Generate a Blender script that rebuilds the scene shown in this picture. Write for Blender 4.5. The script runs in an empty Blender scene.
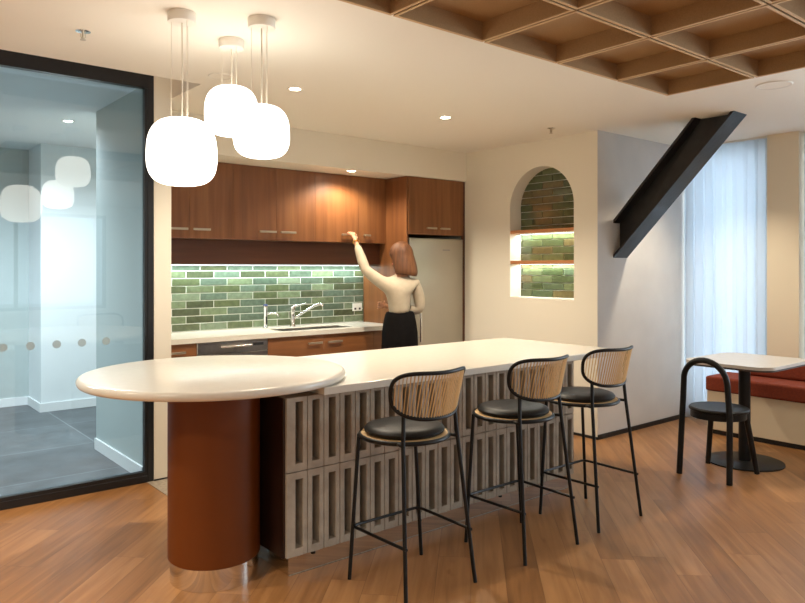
import bpy, bmesh, math, random
from math import sin, cos, pi, radians
from mathutils import Vector, Matrix

random.seed(4)
SC = bpy.context.scene
COL = SC.collection

# ------------------------------------------------------------------ materials
def srgb(r, g, b):
    f = lambda c: (c / 255 / 12.92) if c / 255 <= .04045 else ((c / 255 + .055) / 1.055) ** 2.4
    return (f(r), f(g), f(b), 1)

def new_mat(name):
    m = bpy.data.materials.new(name)
    m.use_nodes = True
    nt = m.node_tree
    b = nt.nodes['Principled BSDF']
    return m, nt, b

def plain(name, col, rough=.5, metal=0.0, noise=0.0, scale=8.0, bump=0.0, bscale=40.0, spec=.5, coat=0.0):
    m, nt, b = new_mat(name)
    b.inputs['Base Color'].default_value = col
    b.inputs['Roughness'].default_value = rough
    b.inputs['Metallic'].default_value = metal
    b.inputs['Specular IOR Level'].default_value = spec
    if coat:
        b.inputs['Coat Weight'].default_value = coat
        b.inputs['Coat Roughness'].default_value = .1
    N = nt.nodes.new; L = nt.links.new
    tc = N('ShaderNodeTexCoord')
    if noise:
        n = N('ShaderNodeTexNoise'); n.inputs['Scale'].default_value = scale; n.inputs['Detail'].default_value = 5
        L(tc.outputs['Object'], n.inputs['Vector'])
        r = N('ShaderNodeValToRGB')
        r.color_ramp.elements[0].position = .3; r.color_ramp.elements[1].position = .7
        r.color_ramp.elements[0].color = tuple(c * (1 - noise) for c in col[:3]) + (1,)
        r.color_ramp.elements[1].color = tuple(min(1, c * (1 + noise)) for c in col[:3]) + (1,)
        L(n.outputs['Fac'], r.inputs['Fac']); L(r.outputs['Color'], b.inputs['Base Color'])
    if bump:
        n2 = N('ShaderNodeTexNoise'); n2.inputs['Scale'].default_value = bscale; n2.inputs['Detail'].default_value = 4
        L(tc.outputs['Object'], n2.inputs['Vector'])
        bp = N('ShaderNodeBump'); bp.inputs['Strength'].default_value = bump; bp.inputs['Distance'].default_value = .01
        L(n2.outputs['Fac'], bp.inputs['Height']); L(bp.outputs['Normal'], b.inputs['Normal'])
    return m

def emit(name, col, strength):
    m, nt, b = new_mat(name)
    b.inputs['Base Color'].default_value = (.8, .8, .8, 1)
    b.inputs['Emission Color'].default_value = col
    b.inputs['Emission Strength'].default_value = strength
    return m

def veneer(name, dark, mid, light, rough=.38, along='Z', scale=1.0):
    """wood veneer with the grain running along one axis"""
    m, nt, b = new_mat(name)
    N = nt.nodes.new; L = nt.links.new
    tc = N('ShaderNodeTexCoord'); mp = N('ShaderNodeMapping')
    s = {'Z': (20, 20, 1.1), 'X': (1.1, 20, 20), 'Y': (20, 1.1, 20)}[along]
    mp.inputs['Scale'].default_value = tuple(k * scale for k in s)
    L(tc.outputs['Object'], mp.inputs['Vector'])
    n = N('ShaderNodeTexNoise'); n.inputs['Scale'].default_value = 1.0; n.inputs['Detail'].default_value = 6
    n.inputs['Distortion'].default_value = .4
    L(mp.outputs['Vector'], n.inputs['Vector'])
    mp2 = N('ShaderNodeMapping'); mp2.inputs['Scale'].default_value = tuple(k * scale * .12 for k in s)
    L(tc.outputs['Object'], mp2.inputs['Vector'])
    n2 = N('ShaderNodeTexNoise'); n2.inputs['Scale'].default_value = 1.0; n2.inputs['Detail'].default_value = 2
    L(mp2.outputs['Vector'], n2.inputs['Vector'])
    mx = N('ShaderNodeMath'); mx.operation = 'MULTIPLY_ADD'; mx.inputs[1].default_value = .55
    L(n.outputs['Fac'], mx.inputs[0])
    m3 = N('ShaderNodeMath'); m3.operation = 'MULTIPLY'; m3.inputs[1].default_value = .45
    L(n2.outputs['Fac'], m3.inputs[0]); L(m3.outputs[0], mx.inputs[2])
    r = N('ShaderNodeValToRGB'); e = r.color_ramp.elements
    e[0].position = .3; e[0].color = dark; e[1].position = .72; e[1].color = light
    k = e.new(.5); k.color = mid
    L(mx.outputs[0], r.inputs['Fac']); L(r.outputs['Color'], b.inputs['Base Color'])
    b.inputs['Roughness'].default_value = rough
    return m

def plank_floor(name):
    m, nt, b = new_mat(name)
    N = nt.nodes.new; L = nt.links.new
    tc = N('ShaderNodeTexCoord'); mp = N('ShaderNodeMapping')
    mp.inputs['Rotation'].default_value = (0, 0, radians(-45))
    L(tc.outputs['Object'], mp.inputs['Vector'])
    sx = N('ShaderNodeSeparateXYZ'); L(mp.outputs['Vector'], sx.inputs[0])
    def math(op, a, bv=None, c=None):
        n = N('ShaderNodeMath'); n.operation = op
        for i, v in enumerate((a, bv, c)):
            if v is None: continue
            if isinstance(v, (int, float)): n.inputs[i].default_value = v
            else: L(v, n.inputs[i])
        return n.outputs[0]
    rowf = math('DIVIDE', sx.outputs['Y'], .165)
    row = math('FLOOR', rowf)
    wn = N('ShaderNodeTexWhiteNoise'); wn.noise_dimensions = '1D'; L(row, wn.inputs['W'])
    colf = math('ADD', math('DIVIDE', sx.outputs['X'], 1.5), wn.outputs['Value'])
    colm = math('FLOOR', colf)
    cb = N('ShaderNodeCombineXYZ'); L(row, cb.inputs[0]); L(colm, cb.inputs[1])
    w2 = N('ShaderNodeTexWhiteNoise'); w2.noise_dimensions = '2D'; L(cb.outputs[0], w2.inputs['Vector'])
    # grain
    off = N('ShaderNodeVectorMath'); off.operation = 'MULTIPLY_ADD'
    L(w2.outputs['Color'], off.inputs[0]); off.inputs[1].default_value = (7, 7, 7); L(mp.outputs['Vector'], off.inputs[2])
    g = N('ShaderNodeMapping'); g.inputs['Scale'].default_value = (1.6, 22, 1); L(off.outputs[0], g.inputs['Vector'])
    gn = N('ShaderNodeTexNoise'); gn.inputs['Scale'].default_value = 1; gn.inputs['Detail'].default_value = 6
    gn.inputs['Distortion'].default_value = .6; L(g.outputs['Vector'], gn.inputs['Vector'])
    g2 = N('ShaderNodeMapping'); g2.inputs['Scale'].default_value = (2.2, 6, 1); L(off.outputs[0], g2.inputs['Vector'])
    kn = N('ShaderNodeTexNoise'); kn.inputs['Scale'].default_value = 1.3; kn.inputs['Detail'].default_value = 3
    L(g2.outputs['Vector'], kn.inputs['Vector'])
    tone = math('ADD', math('MULTIPLY', w2.outputs['Value'], .26), math('MULTIPLY', gn.outputs['Fac'], .78))
    r = N('ShaderNodeValToRGB'); e = r.color_ramp.elements
    e[0].position = .2; e[0].color = FLOOR_D; e[1].position = .85; e[1].color = FLOOR_L
    k = e.new(.5); k.color = FLOOR_M
    L(tone, r.inputs['Fac'])
    # knots and dark streaks
    kr = N('ShaderNodeValToRGB'); kr.color_ramp.elements[0].position = .68; kr.color_ramp.elements[1].position = .8
    kr.color_ramp.elements[0].color = (1, 1, 1, 1); kr.color_ramp.elements[1].color = (.62, .52, .45, 1)
    L(kn.outputs['Fac'], kr.inputs['Fac'])
    mu = N('ShaderNodeMix'); mu.data_type = 'RGBA'; mu.blend_type = 'MULTIPLY'; mu.inputs['Factor'].default_value = 1
    L(r.outputs['Color'], mu.inputs['A']); L(kr.outputs['Color'], mu.inputs['B'])
    # joints
    fr = math('FRACT', rowf); edge = math('MINIMUM', fr, math('SUBTRACT', 1, fr))
    fc = math('FRACT', colf); ec = math('MULTIPLY', math('MINIMUM', fc, math('SUBTRACT', 1, fc)), 9)
    jt = math('LESS_THAN', math('MINIMUM', edge, ec), .010)
    mj = N('ShaderNodeMix'); mj.data_type = 'RGBA'; mj.blend_type = 'MIX'
    L(math('MULTIPLY', jt, .45), mj.inputs['Factor']); L(mu.outputs['Result'], mj.inputs['A'])
    mj.inputs['B'].default_value = srgb(84, 52, 30)
    L(mj.outputs['Result'], b.inputs['Base Color'])
    b.inputs['Roughness'].default_value = .36
    b.inputs['Specular IOR Level'].default_value = .42
    bp = N('ShaderNodeBump'); bp.inputs['Strength'].default_value = .08; bp.inputs['Distance'].default_value = .004
    L(gn.outputs['Fac'], bp.inputs['Height']); L(bp.outputs['Normal'], b.inputs['Normal'])
    return m

def grid_tile(name, col, joint, size, rough=.4, vary=.12):
    m, nt, b = new_mat(name)
    N = nt.nodes.new; L = nt.links.new
    tc = N('ShaderNodeTexCoord')
    br = N('ShaderNodeTexBrick'); br.offset = 0
    br.inputs['Scale'].default_value = 1.0
    br.inputs['Brick Width'].default_value = size; br.inputs['Row Height'].default_value = size
    br.inputs['Mortar Size'].default_value = .0035; br.inputs['Mortar Smooth'].default_value = 0
    br.inputs['Color1'].default_value = tuple(c * (1 - vary) for c in col[:3]) + (1,)
    br.inputs['Color2'].default_value = tuple(min(1, c * (1 + vary)) for c in col[:3]) + (1,)
    br.inputs['Mortar'].default_value = joint
    L(tc.outputs['Object'], br.inputs['Vector'])
    n = N('ShaderNodeTexNoise'); n.inputs['Scale'].default_value = 5; n.inputs['Detail'].default_value = 6
    L(tc.outputs['Object'], n.inputs['Vector'])
    r = N('ShaderNodeValToRGB'); r.color_ramp.elements[0].color = (.72, .72, .72, 1); r.color_ramp.elements[1].color = (1.2, 1.2, 1.2, 1)
    r.color_ramp.elements[0].position = .3; r.color_ramp.elements[1].position = .7
    L(n.outputs['Fac'], r.inputs['Fac'])
    mu = N('ShaderNodeMix'); mu.data_type = 'RGBA'; mu.blend_type = 'MULTIPLY'; mu.inputs['Factor'].default_value = 1
    L(br.outputs['Color'], mu.inputs['A']); L(r.outputs['Color'], mu.inputs['B'])
    L(mu.outputs['Result'], b.inputs['Base Color'])
    b.inputs['Roughness'].default_value = rough
    return m

FLOOR_D, FLOOR_M, FLOOR_L = srgb(113, 76, 42), srgb(147, 102, 60), srgb(180, 133, 86)
M = {}
M['floor'] = plank_floor('oak planks')
M['stone'] = plain('terrazzo stone', srgb(150, 138, 122), .35, noise=.35, scale=55)
M['dark_tile'] = grid_tile('dark floor tile', srgb(92, 98, 102), srgb(150, 156, 160), .9, .45)
M['wall'] = plain('cream paint', srgb(235, 228, 211), .85, bump=.03, bscale=120)
M['ceiling'] = plain('ceiling paint', srgb(240, 234, 221), .9, bump=.02, bscale=90)
M['grey_wall'] = plain('grey set plaster', srgb(216, 213, 208), .7, noise=.05, scale=3, bump=.05, bscale=9)
M['white_wall'] = plain('white paint', srgb(226, 233, 236), .8)
M['pale_grey_wall'] = plain('pale grey paint', srgb(178, 190, 190), .8)
M['pier'] = plain('beige pier paint', srgb(232, 220, 196), .8)
M['skirt_black'] = plain('black skirting', srgb(28, 27, 27), .5)
M['skirt_white'] = plain('white skirting', srgb(230, 234, 236), .5)
M['black_metal'] = plain('black powder coat', (.006, .006, .006, 1), .42, 0, spec=.3, noise=.15, scale=60)
M['frame_black'] = plain('charcoal window frame', (.022, .023, .026, 1), .35, .3)
M['beam'] = plain('dark painted steel', (.020, .018, .018, 1), .42, .25, noise=.35, scale=9, bump=.12, bscale=30)
M['walnut'] = veneer('walnut veneer', srgb(104, 63, 36), srgb(130, 83, 48), srgb(152, 103, 62), along='Z')
M['walnut_h'] = veneer('walnut veneer across', srgb(104, 63, 36), srgb(130, 83, 48), srgb(152, 103, 62), along='X')
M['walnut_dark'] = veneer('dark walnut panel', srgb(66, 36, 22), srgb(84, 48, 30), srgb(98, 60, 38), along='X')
M['walnut_deep'] = veneer('dark stained end panel', srgb(36, 20, 14), srgb(46, 26, 18), srgb(56, 34, 22), along='Z')
M['shelf_wood'] = veneer('oiled shelf timber', srgb(170, 110, 66), srgb(196, 132, 84), srgb(214, 152, 102), along='Y')
M['quartz'] = plain('warm white engineered stone', srgb(216, 210, 198), .24, noise=.02, scale=30)
M['rust'] = plain('rust lacquer', srgb(98, 46, 3), .5, spec=.3, noise=.05, scale=3)
M['mirror'] = plain('polished steel', (.78, .76, .73, 1), .06, 1)
M['steel'] = plain('brushed steel', (.55, .53, .50, 1), .3, 1, noise=.08, scale=40)
M['fridge'] = plain('fridge steel', srgb(176, 170, 158), .34, .75, noise=.03, scale=3)
M['chrome'] = plain('chrome', (.86, .86, .87, 1), .07, 1)
M['nickel'] = plain('satin nickel pull', srgb(196, 184, 164), .34, .85)
M['concrete'] = plain('grey breeze block', srgb(164, 153, 138), .85, noise=.14, scale=14, bump=.25, bscale=70)
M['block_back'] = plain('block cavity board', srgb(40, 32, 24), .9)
M['grout'] = plain('pale grout', srgb(226, 228, 220), .8)
GREENS = [(106, 118, 90), (86, 94, 68), (118, 132, 102), (78, 86, 64), (98, 114, 98), (88, 104, 88), (122, 136, 112), (94, 104, 74)]
for i, c in enumerate(GREENS):
    M['tile%d' % i] = plain('glazed green tile %s' % 'abcdefgh'[i], srgb(*c), .14, noise=.22, scale=24, bump=.22, bscale=13, coat=.4)
OLIVES = [(84, 92, 58), (74, 84, 52), (98, 106, 70), (102, 92, 58), (80, 92, 66)]
for i, c in enumerate(OLIVES):
    M['olive%d' % i] = plain('glazed olive tile %s' % 'abcde'[i], srgb(*c), .12, noise=.22, scale=24, bump=.3, bscale=13, coat=.4)
M['shade'] = emit('opal glass lit', (1, .94, .83, 1), 4.0)
M['lamp_white'] = plain('white lamp metal', srgb(232, 226, 214), .45)
M['wire'] = plain('pale suspension wire', srgb(222, 214, 196), .4)
M['lens'] = emit('downlight lens', (1, .84, .62, 1), 30)
M['lens_cool'] = emit('cool downlight lens', (.95, .97, 1, 1), 14)
M['led'] = emit('led strip', (.9, 1, .98, 1), 5)
M['mdf'] = plain('tan acoustic felt board', srgb(162, 130, 90), .9, noise=.10, scale=160)
M['mdf_edge'] = plain('pale board edge', srgb(204, 170, 124), .8)
M['leather'] = plain('black seat leather', (.008, .0075, .007, 1), .42, spec=.25, bump=.08, bscale=120)
M['cane'] = plain('natural paper cord', srgb(212, 176, 124), .6)
M['orange_fabric'] = plain('rust wool upholstery', srgb(122, 48, 22), .9, noise=.18, scale=60, bump=.15, bscale=220)
M['bench_base'] = plain('bench base laminate', srgb(212, 196, 168), .6)
M['table_lam'] = plain('pale table laminate', srgb(196, 190, 182), .35, noise=.04, scale=12)
M['table_edge'] = plain('dark table edge', srgb(58, 48, 42), .5)
M['skin'] = plain('skin', srgb(214, 160, 128), .5)
M['blouse'] = plain('cream knit', srgb(188, 174, 152), .8, noise=.07, scale=16, bump=.2, bscale=18)
M['skirt'] = plain('black skirt cloth', (.007, .006, .006, 1), .9, spec=.1, noise=.15, scale=20)
M['hair'] = veneer('auburn brown hair', srgb(72, 42, 22), srgb(104, 64, 36), srgb(134, 88, 52), .62, 'Z', 2.2)
M['gold'] = plain('gold bracelet', srgb(212, 160, 74), .3, 1)
M['eye'] = plain('dark eye', (.02, .015, .012, 1), .2)
M['lip'] = plain('lip', srgb(176, 92, 84), .5)
M['plastic_white'] = plain('white plastic', srgb(238, 238, 232), .35)
M['dark_plastic'] = plain('dark plastic', srgb(40, 40, 42), .4)
M['blue_plastic'] = plain('blue tap cap', srgb(60, 78, 140), .4)
M['metal_grey'] = plain('aluminium grey', srgb(150, 150, 150), .4, .8)

def glass_mat():
    m = bpy.data.materials.new('tinted clear glass'); m.use_nodes = True
    nt = m.node_tree; nt.nodes.clear(); N = nt.nodes.new; L = nt.links.new
    o = N('ShaderNodeOutputMaterial'); mx = N('ShaderNodeMixShader')
    t = N('ShaderNodeBsdfTransparent'); t.inputs['Color'].default_value = (.92, .96, .97, 1)
    g = N('ShaderNodeBsdfGlossy'); g.inputs['Roughness'].default_value = 0.0
    f = N('ShaderNodeFresnel'); f.inputs['IOR'].default_value = 1.62
    L(f.outputs[0], mx.inputs[0]); L(t.outputs[0], mx.inputs[1]); L(g.outputs[0], mx.inputs[2]); L(mx.outputs[0], o.inputs[0])
    return m
M['glass'] = glass_mat()

def curtain_mat():
    m = bpy.data.materials.new('sheer white curtain'); m.use_nodes = True
    nt = m.node_tree; nt.nodes.clear(); N = nt.nodes.new; L = nt.links.new
    o = N('ShaderNodeOutputMaterial')
    d = N('ShaderNodeBsdfDiffuse'); d.inputs['Color'].default_value = srgb(232, 236, 238)
    t = N('ShaderNodeBsdfTranslucent'); t.inputs['Color'].default_value = srgb(222, 230, 238)
    mx = N('ShaderNodeMixShader'); mx.inputs[0].default_value = .55
    w = N('ShaderNodeTexNoise'); w.inputs['Scale'].default_value = 300
    bp = N('ShaderNodeBump'); bp.inputs['Strength'].default_value = .1; bp.inputs['Distance'].default_value = .002
    L(w.outputs['Fac'], bp.inputs['Height']); L(bp.outputs['Normal'], d.inputs['Normal'])
    L(d.outputs[0], mx.inputs[1]); L(t.outputs[0], mx.inputs[2]); L(mx.outputs[0], o.inputs[0])
    return m
M['curtain'] = curtain_mat()

def frosted_dot():
    m, nt, b = new_mat('frosted glass film')
    b.inputs['Base Color'].default_value = srgb(188, 206, 210)
    b.inputs['Roughness'].default_value = .7
    b.inputs['Alpha'].default_value = .6
    return m
M['dot'] = frosted_dot()

# ------------------------------------------------------------------ mesh helpers
def BM(): return bmesh.new()

def add_box(bm, x0, x1, y0, y1, z0, z1, bev=0.0, seg=2, mi=0):
    r = bmesh.ops.create_cube(bm, size=1)
    vs = r['verts']
    for v in vs:
        v.co = Vector(((x0 + x1) / 2 + v.co.x * (x1 - x0), (y0 + y1) / 2 + v.co.y * (y1 - y0), (z0 + z1) / 2 + v.co.z * (z1 - z0)))
    fs = set(f for v in vs for f in v.link_faces)
    for f in fs: f.material_index = mi
    if bev:
        es = list(set(e for v in vs for e in v.link_edges))
        r2 = bmesh.ops.bevel(bm, geom=es, offset=bev, segments=seg, affect='EDGES', profile=.5)
        for f in r2['faces']: f.material_index = mi
    return vs

def box(*a, **k):
    bm = BM(); add_box(bm, *a, **k); return bm

def add_tube(bm, pts, r, seg=10, closed=False, caps=True, r_list=None):
    """round tube along a polyline with parallel-transported rings"""
    pts = [Vector(p) for p in pts]; n = len(pts)
    rings = []; prev = None
    for i, p in enumerate(pts):
        if closed: t = pts[(i + 1) % n] - pts[i - 1]
        elif i == 0: t = pts[1] - p
        elif i == n - 1: t = p - pts[i - 1]
        else: t = (pts[i + 1] - p).normalized() + (p - pts[i - 1]).normalized()
        t.normalize()
        if prev is None:
            a = Vector((0, 0, 1)) if abs(t.z) < .9 else Vector((1, 0, 0))
            u = t.cross(a).normalized()
        else:
            u = (prev - t * prev.dot(t)).normalized()
        prev = u; w = t.cross(u)
        rr = r_list[i] if r_list else r
        rings.append([bm.verts.new(p + (u * cos(2 * pi * k / seg) + w * sin(2 * pi * k / seg)) * rr) for k in range(seg)])
    m = n if closed else n - 1
    for i in range(m):
        A = rings[i]; B = rings[(i + 1) % n]
        sh = 0
        if closed and i == n - 1:
            sh = min(range(seg), key=lambda s: (A[0].co - B[s].co).length)
        for k in range(seg):
            try:
                f = bm.faces.new((A[k], A[(k + 1) % seg], B[(k + 1 + sh) % seg], B[(k + sh) % seg])); f.smooth = True
            except ValueError: pass
    if caps and not closed:
        bm.faces.new(rings[0][::-1]); bm.faces.new(rings[-1])

def tube(pts, r, **k):
    bm = BM(); add_tube(bm, pts, r, **k); return bm

def add_lathe(bm, prof, cx=0, cy=0, seg=48, smooth=True):
    """profile [(r,z)...] about a vertical axis"""
    rings = []
    for r, z in prof:
        if r < 1e-6: rings.append([bm.verts.new((cx, cy, z))])
        else: rings.append([bm.verts.new((cx + r * cos(2 * pi * k / seg), cy + r * sin(2 * pi * k / seg), z)) for k in range(seg)])
    for A, B in zip(rings, rings[1:]):
        for k in range(seg):
            a = A[k % len(A)]; b = A[(k + 1) % len(A)]; c = B[(k + 1) % len(B)]; d = B[k % len(B)]
            vs = []
            for v in (a, b, c, d):
                if v not in vs: vs.append(v)
            if len(vs) > 2:
                f = bm.faces.new(vs); f.smooth = smooth

def lathe(prof, cx=0, cy=0, seg=48, smooth=True):
    bm = BM(); add_lathe(bm, prof, cx, cy, seg, smooth); return bm

def add_prism(bm, poly, z0, z1, bev=0.0, seg=3):
    lo = [bm.verts.new((x, y, z0)) for x, y in poly]; hi = [bm.verts.new((x, y, z1)) for x, y in poly]
    fs = [bm.faces.new(lo[::-1]), bm.faces.new(hi)]
    n = len(poly)
    for i in range(n): fs.append(bm.faces.new((lo[i], lo[(i + 1) % n], hi[(i + 1) % n], hi[i])))
    if bev:
        es = list(fs[0].edges) + list(fs[1].edges)
        bmesh.ops.bevel(bm, geom=es, offset=bev, segments=seg, affect='EDGES', profile=.5)

def prism(poly, z0, z1, **k):
    bm = BM(); add_prism(bm, poly, z0, z1, **k); return bm

def add_sphere(bm, c, rx, ry, rz, u=16, v=12):
    r = bmesh.ops.create_uvsphere(bm, u_segments=u, v_segments=v, radius=1)
    for q in r['verts']:
        q.co = Vector((c[0] + q.co.x * rx, c[1] + q.co.y * ry, c[2] + q.co.z * rz))
    for f in set(f for q in r['verts'] for f in q.link_faces): f.smooth = True

# ------------------------------------------------------------------ object helpers
def obj(name, bm, mat, parent=None, label=None):
    me = bpy.data.meshes.new(name)
    bmesh.ops.recalc_face_normals(bm, faces=bm.faces)
    root = parent
    while root is not None and root.parent is not None: root = root.parent
    if root is not None: bmesh.ops.translate(bm, verts=bm.verts, vec=-Vector(root.location))
    for e_ in bm.edges:
        if len(e_.link_faces) == 2 and e_.calc_face_angle(0) > radians(38): e_.smooth = False
    bm.to_mesh(me); bm.free()
    for k in (mat if isinstance(mat, (list, tuple)) else [mat]): me.materials.append(M[k])
    o = bpy.data.objects.new(name, me); COL.objects.link(o)
    if parent is not None: o.parent = parent
    if label: o['label'] = label
    return o

def thing(name, label, cat, loc, group=None):
    o = bpy.data.objects.new(name, None); COL.objects.link(o)
    o.empty_display_size = .1; o.location = loc
    o['label'] = label; o['category'] = cat
    if group: o['group'] = group
    return o

def tag(o, label, cat, group=None, kind=None):
    o['label'] = label; o['category'] = cat
    if group: o['group'] = group
    if kind: o['kind'] = kind
    return o

def struct(name, bm, mat, label=None, parent=None):
    o = obj(name, bm, mat, parent)
    if parent is None: o['kind'] = 'structure'; o['category'] = name.split('_')[0].split('.')[0]
    if label: o['label'] = label
    return o

def dup(root, loc, label):
    r = root.copy(); COL.objects.link(r); r.location = loc; r['label'] = label
    for ch in list(root.children):
        c = ch.copy(); COL.objects.link(c); c.parent = r
        for g in list(ch.children):
            d = g.copy(); COL.objects.link(d); d.parent = c
    return r

# ------------------------------------------------------------------ the setting
XR = 6.66            # window wall on the right
YG = 4.905           # glazed partition
XN, YN = 5.167, 3.63 # corner of the niche wall and the grey wall
YS = 5.226           # face of the kitchen soffit
YB = 5.98            # back wall of the kitchen
ZS = 2.374           # underside of the soffit
ZC = 2.671
def zc(x): return ZC

struct('floor', box(-3, XR + .3, -4.5, YG, -.1, 0), 'floor', 'oak plank floor laid on the diagonal')
struct('floor', box(1.735, 3.88, 2.96, YB, -.05, .0025), 'stone', 'grey stone floor of the kitchen behind the island')
struct('floor', box(-3, 4.2, YG, 9, -.1, 0), 'dark_tile', 'dark grey tiled floor behind the glass')

bm = BM()   # main ceiling with a raised strip in front of the glass
for a in ((-3, XR + .3, -4.5, 4.36), (1.9, XN + .4, 4.36, YB + .1)): add_box(bm, a[0], a[1], a[2], a[3], ZC, ZC + .15)
add_box(bm, -3, 1.9, 4.36, YG + .02, 2.84, 2.88)
struct('ceiling', bm, 'ceiling', 'cream painted ceiling')
struct('ceiling', box(-3, 4.2, YG + .02, 9, 2.76, 2.88), 'white_wall', 'white ceiling of the room behind the glass')

struct('wall_back', box(1.80, XN + .5, YB, YB + .08, 0, 2.85), 'wall', 'kitchen back wall')
struct('wall_nib', box(1.784, 1.906, YG - .025, YB, 0, 2.84), 'wall', 'narrow cream wall end between glass and kitchen')
struct('wall_soffit', box(1.906, XN, YS, YB, ZS, 2.8), 'wall', 'cream bulkhead above the kitchen cupboards')
struct('wall_grey', box(XN + .0005, XR + .1, YN, YN + .1, 0, 2.8), 'grey_wall', 'pale grey rendered wall behind the steel brace')

# niche wall with an arched recess
NY0, NY1, NZ0, NZS, ND = 3.878, 4.632, 1.2, 2.05, .17
NC, NR = (NY0 + NY1) / 2, (NY1 - NY0) / 2
bm = BM()
def face(vs, mi=0):
    f = bm.faces.new([bm.verts.new(v) for v in vs]); f.material_index = mi
    return f
ZT = 2.8
face([(XN, YN, 0), (XN, NY0, 0), (XN, NY0, ZT), (XN, YN, ZT)])
face([(XN, NY1, 0), (XN, YB, 0), (XN, YB, ZT), (XN, NY1, ZT)])
face([(XN, NY0, 0), (XN, NY1, 0), (XN, NY1, NZ0), (XN, NY0, NZ0)])
A = [(NC - NR * cos(pi * i / 40), NZS + NR * sin(pi * i / 40)) for i in range(41)]
for (y0, z0), (y1, z1) in zip(A, A[1:]):
    face([(XN, y0, z0), (XN, y1, z1), (XN, y1, ZT), (XN, y0, ZT)])
    face([(XN, y0, z0), (XN, y1, z1), (XN + ND, y1, z1), (XN + ND, y0, z0)])
for y in (NY0, NY1): face([(XN, y, NZ0), (XN + ND, y, NZ0), (XN + ND, y, NZS), (XN, y, NZS)])
face([(XN, NY0, NZ0), (XN, NY1, NZ0), (XN + ND, NY1, NZ0), (XN + ND, NY0, NZ0)])
face([(XN + ND, NY0 - .1, NZ0 - .1), (XN + ND, NY1 + .1, NZ0 - .1), (XN + ND, NY1 + .1, ZT), (XN + ND, NY0 - .1, ZT)])
face([(XN + .4, YN, 0), (XN + .4, YB, 0), (XN + .4, YB, ZT), (XN + .4, YN, ZT)])
face([(XN, YN, ZT), (XN + .4, YN, ZT), (XN + .4, YB, ZT), (XN, YB, ZT)])
bmesh.ops.remove_doubles(bm, verts=bm.verts, dist=1e-4)
struct('wall_niche', bm, ['wall', 'grey_wall'], 'cream wall with an arched tiled niche')

def tile_field(bm, plane, origin, u0, u1, v0, v1, tw, th, nmat, gap=.005, start=0.0, inside=None, sgn=1):
    """running-bond glazed tiles as thin bevelled boxes, material 0 is grout"""
    row = 0; z = v0
    while z < v1 - .004:
        x = u0 - tw + start + (tw / 2 if row % 2 else 0)
        while x < u1 - .003:
            a, b = max(x + gap / 2, u0), min(x + tw - gap / 2, u1); c, d = z + gap / 2, min(z + th - gap / 2, v1)
            if b - a > .01 and d - c > .008 and (inside is None or inside(a, b, c, d)):
                mi = random.randrange(1, nmat + 1)
                if plane == 'XZ': add_box(bm, a, b, origin - .012, origin - .001, c, d, .0022, 1, mi)
                else: add_box(bm, origin - .012, origin - .001, a, b, c, d, .0022, 1, mi)
            x += tw
        z += th; row += 1

bm = BM()
add_box(bm, 1.906, 4.379, YB - .0125, YB - .0005, .92, 1.52)
tile_field(bm, 'XZ', YB - .004, 1.906, 4.379, .926, 1.52, .2575, .0662, len(GREENS), gap=.0065, start=.17)
struct('wall_tiles', bm, ['grout'] + ['tile%d' % i for i in range(len(GREENS))], 'green glazed running bond tiles behind the kitchen worktop')
bm = BM()
add_box(bm, XN + ND - .006, XN + ND - .0005, NY0 + .002, NY1 - .002, NZ0 + .002, NZS)
add_prism_pts = [(NC - (NR - .004) * cos(pi * i / 40), NZS + (NR - .004) * sin(pi * i / 40)) for i in range(41)]
f = bm.faces.new([bm.verts.new((XN + ND - .006, y, z)) for y, z in add_prism_pts])
def in_arch(a, b, c, d):
    if d <= NZS: return True
    for y in (a, b):
        if (y - NC) ** 2 + (d - NZS) ** 2 > (NR - .003) ** 2: return False
    return True
def tile_arch(bm):
    row = 0; z = NZ0 + .003; th, tw, gap = .0685, .25, .005
    while z < NZS + NR:
        d = min(z + th - gap / 2, NZS + NR)
        zt = max(z, NZS); half = math.sqrt(max(0, NR ** 2 - (zt - NZS) ** 2)) if d > NZS else NR - .003
        x = NY0 - tw + .11 + (tw / 2 if row % 2 else 0)
        while x < NY1:
            a, b = max(x + gap / 2, NC - half), min(x + tw - gap / 2, NC + half)
            if b - a > .012 and d - z > .01:
                add_box(bm, XN + ND - .014, XN + ND - .004, a, b, z + gap / 2, d, .0022, 1, 1 + random.randrange(len(OLIVES)))
            x += tw
        z += th; row += 1
tile_arch(bm)
struct('wall_niche_tiles', bm, ['grout'] + ['olive%d' % i for i in range(len(OLIVES))], 'olive green glazed tiles at the back of the niche')

# skirtings
struct('baseboard_grey', box(XN + .001, XR, YN - .012, YN, 0, .04), 'skirt_black')
struct('baseboard_niche', box(XN - .010, XN, YN - .012, YB, 0, .022), 'skirt_black')
struct('baseboard_nib', box(1.784, 1.906, YG - .031, YG - .025, 0, .012), 'skirt_black')

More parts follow.
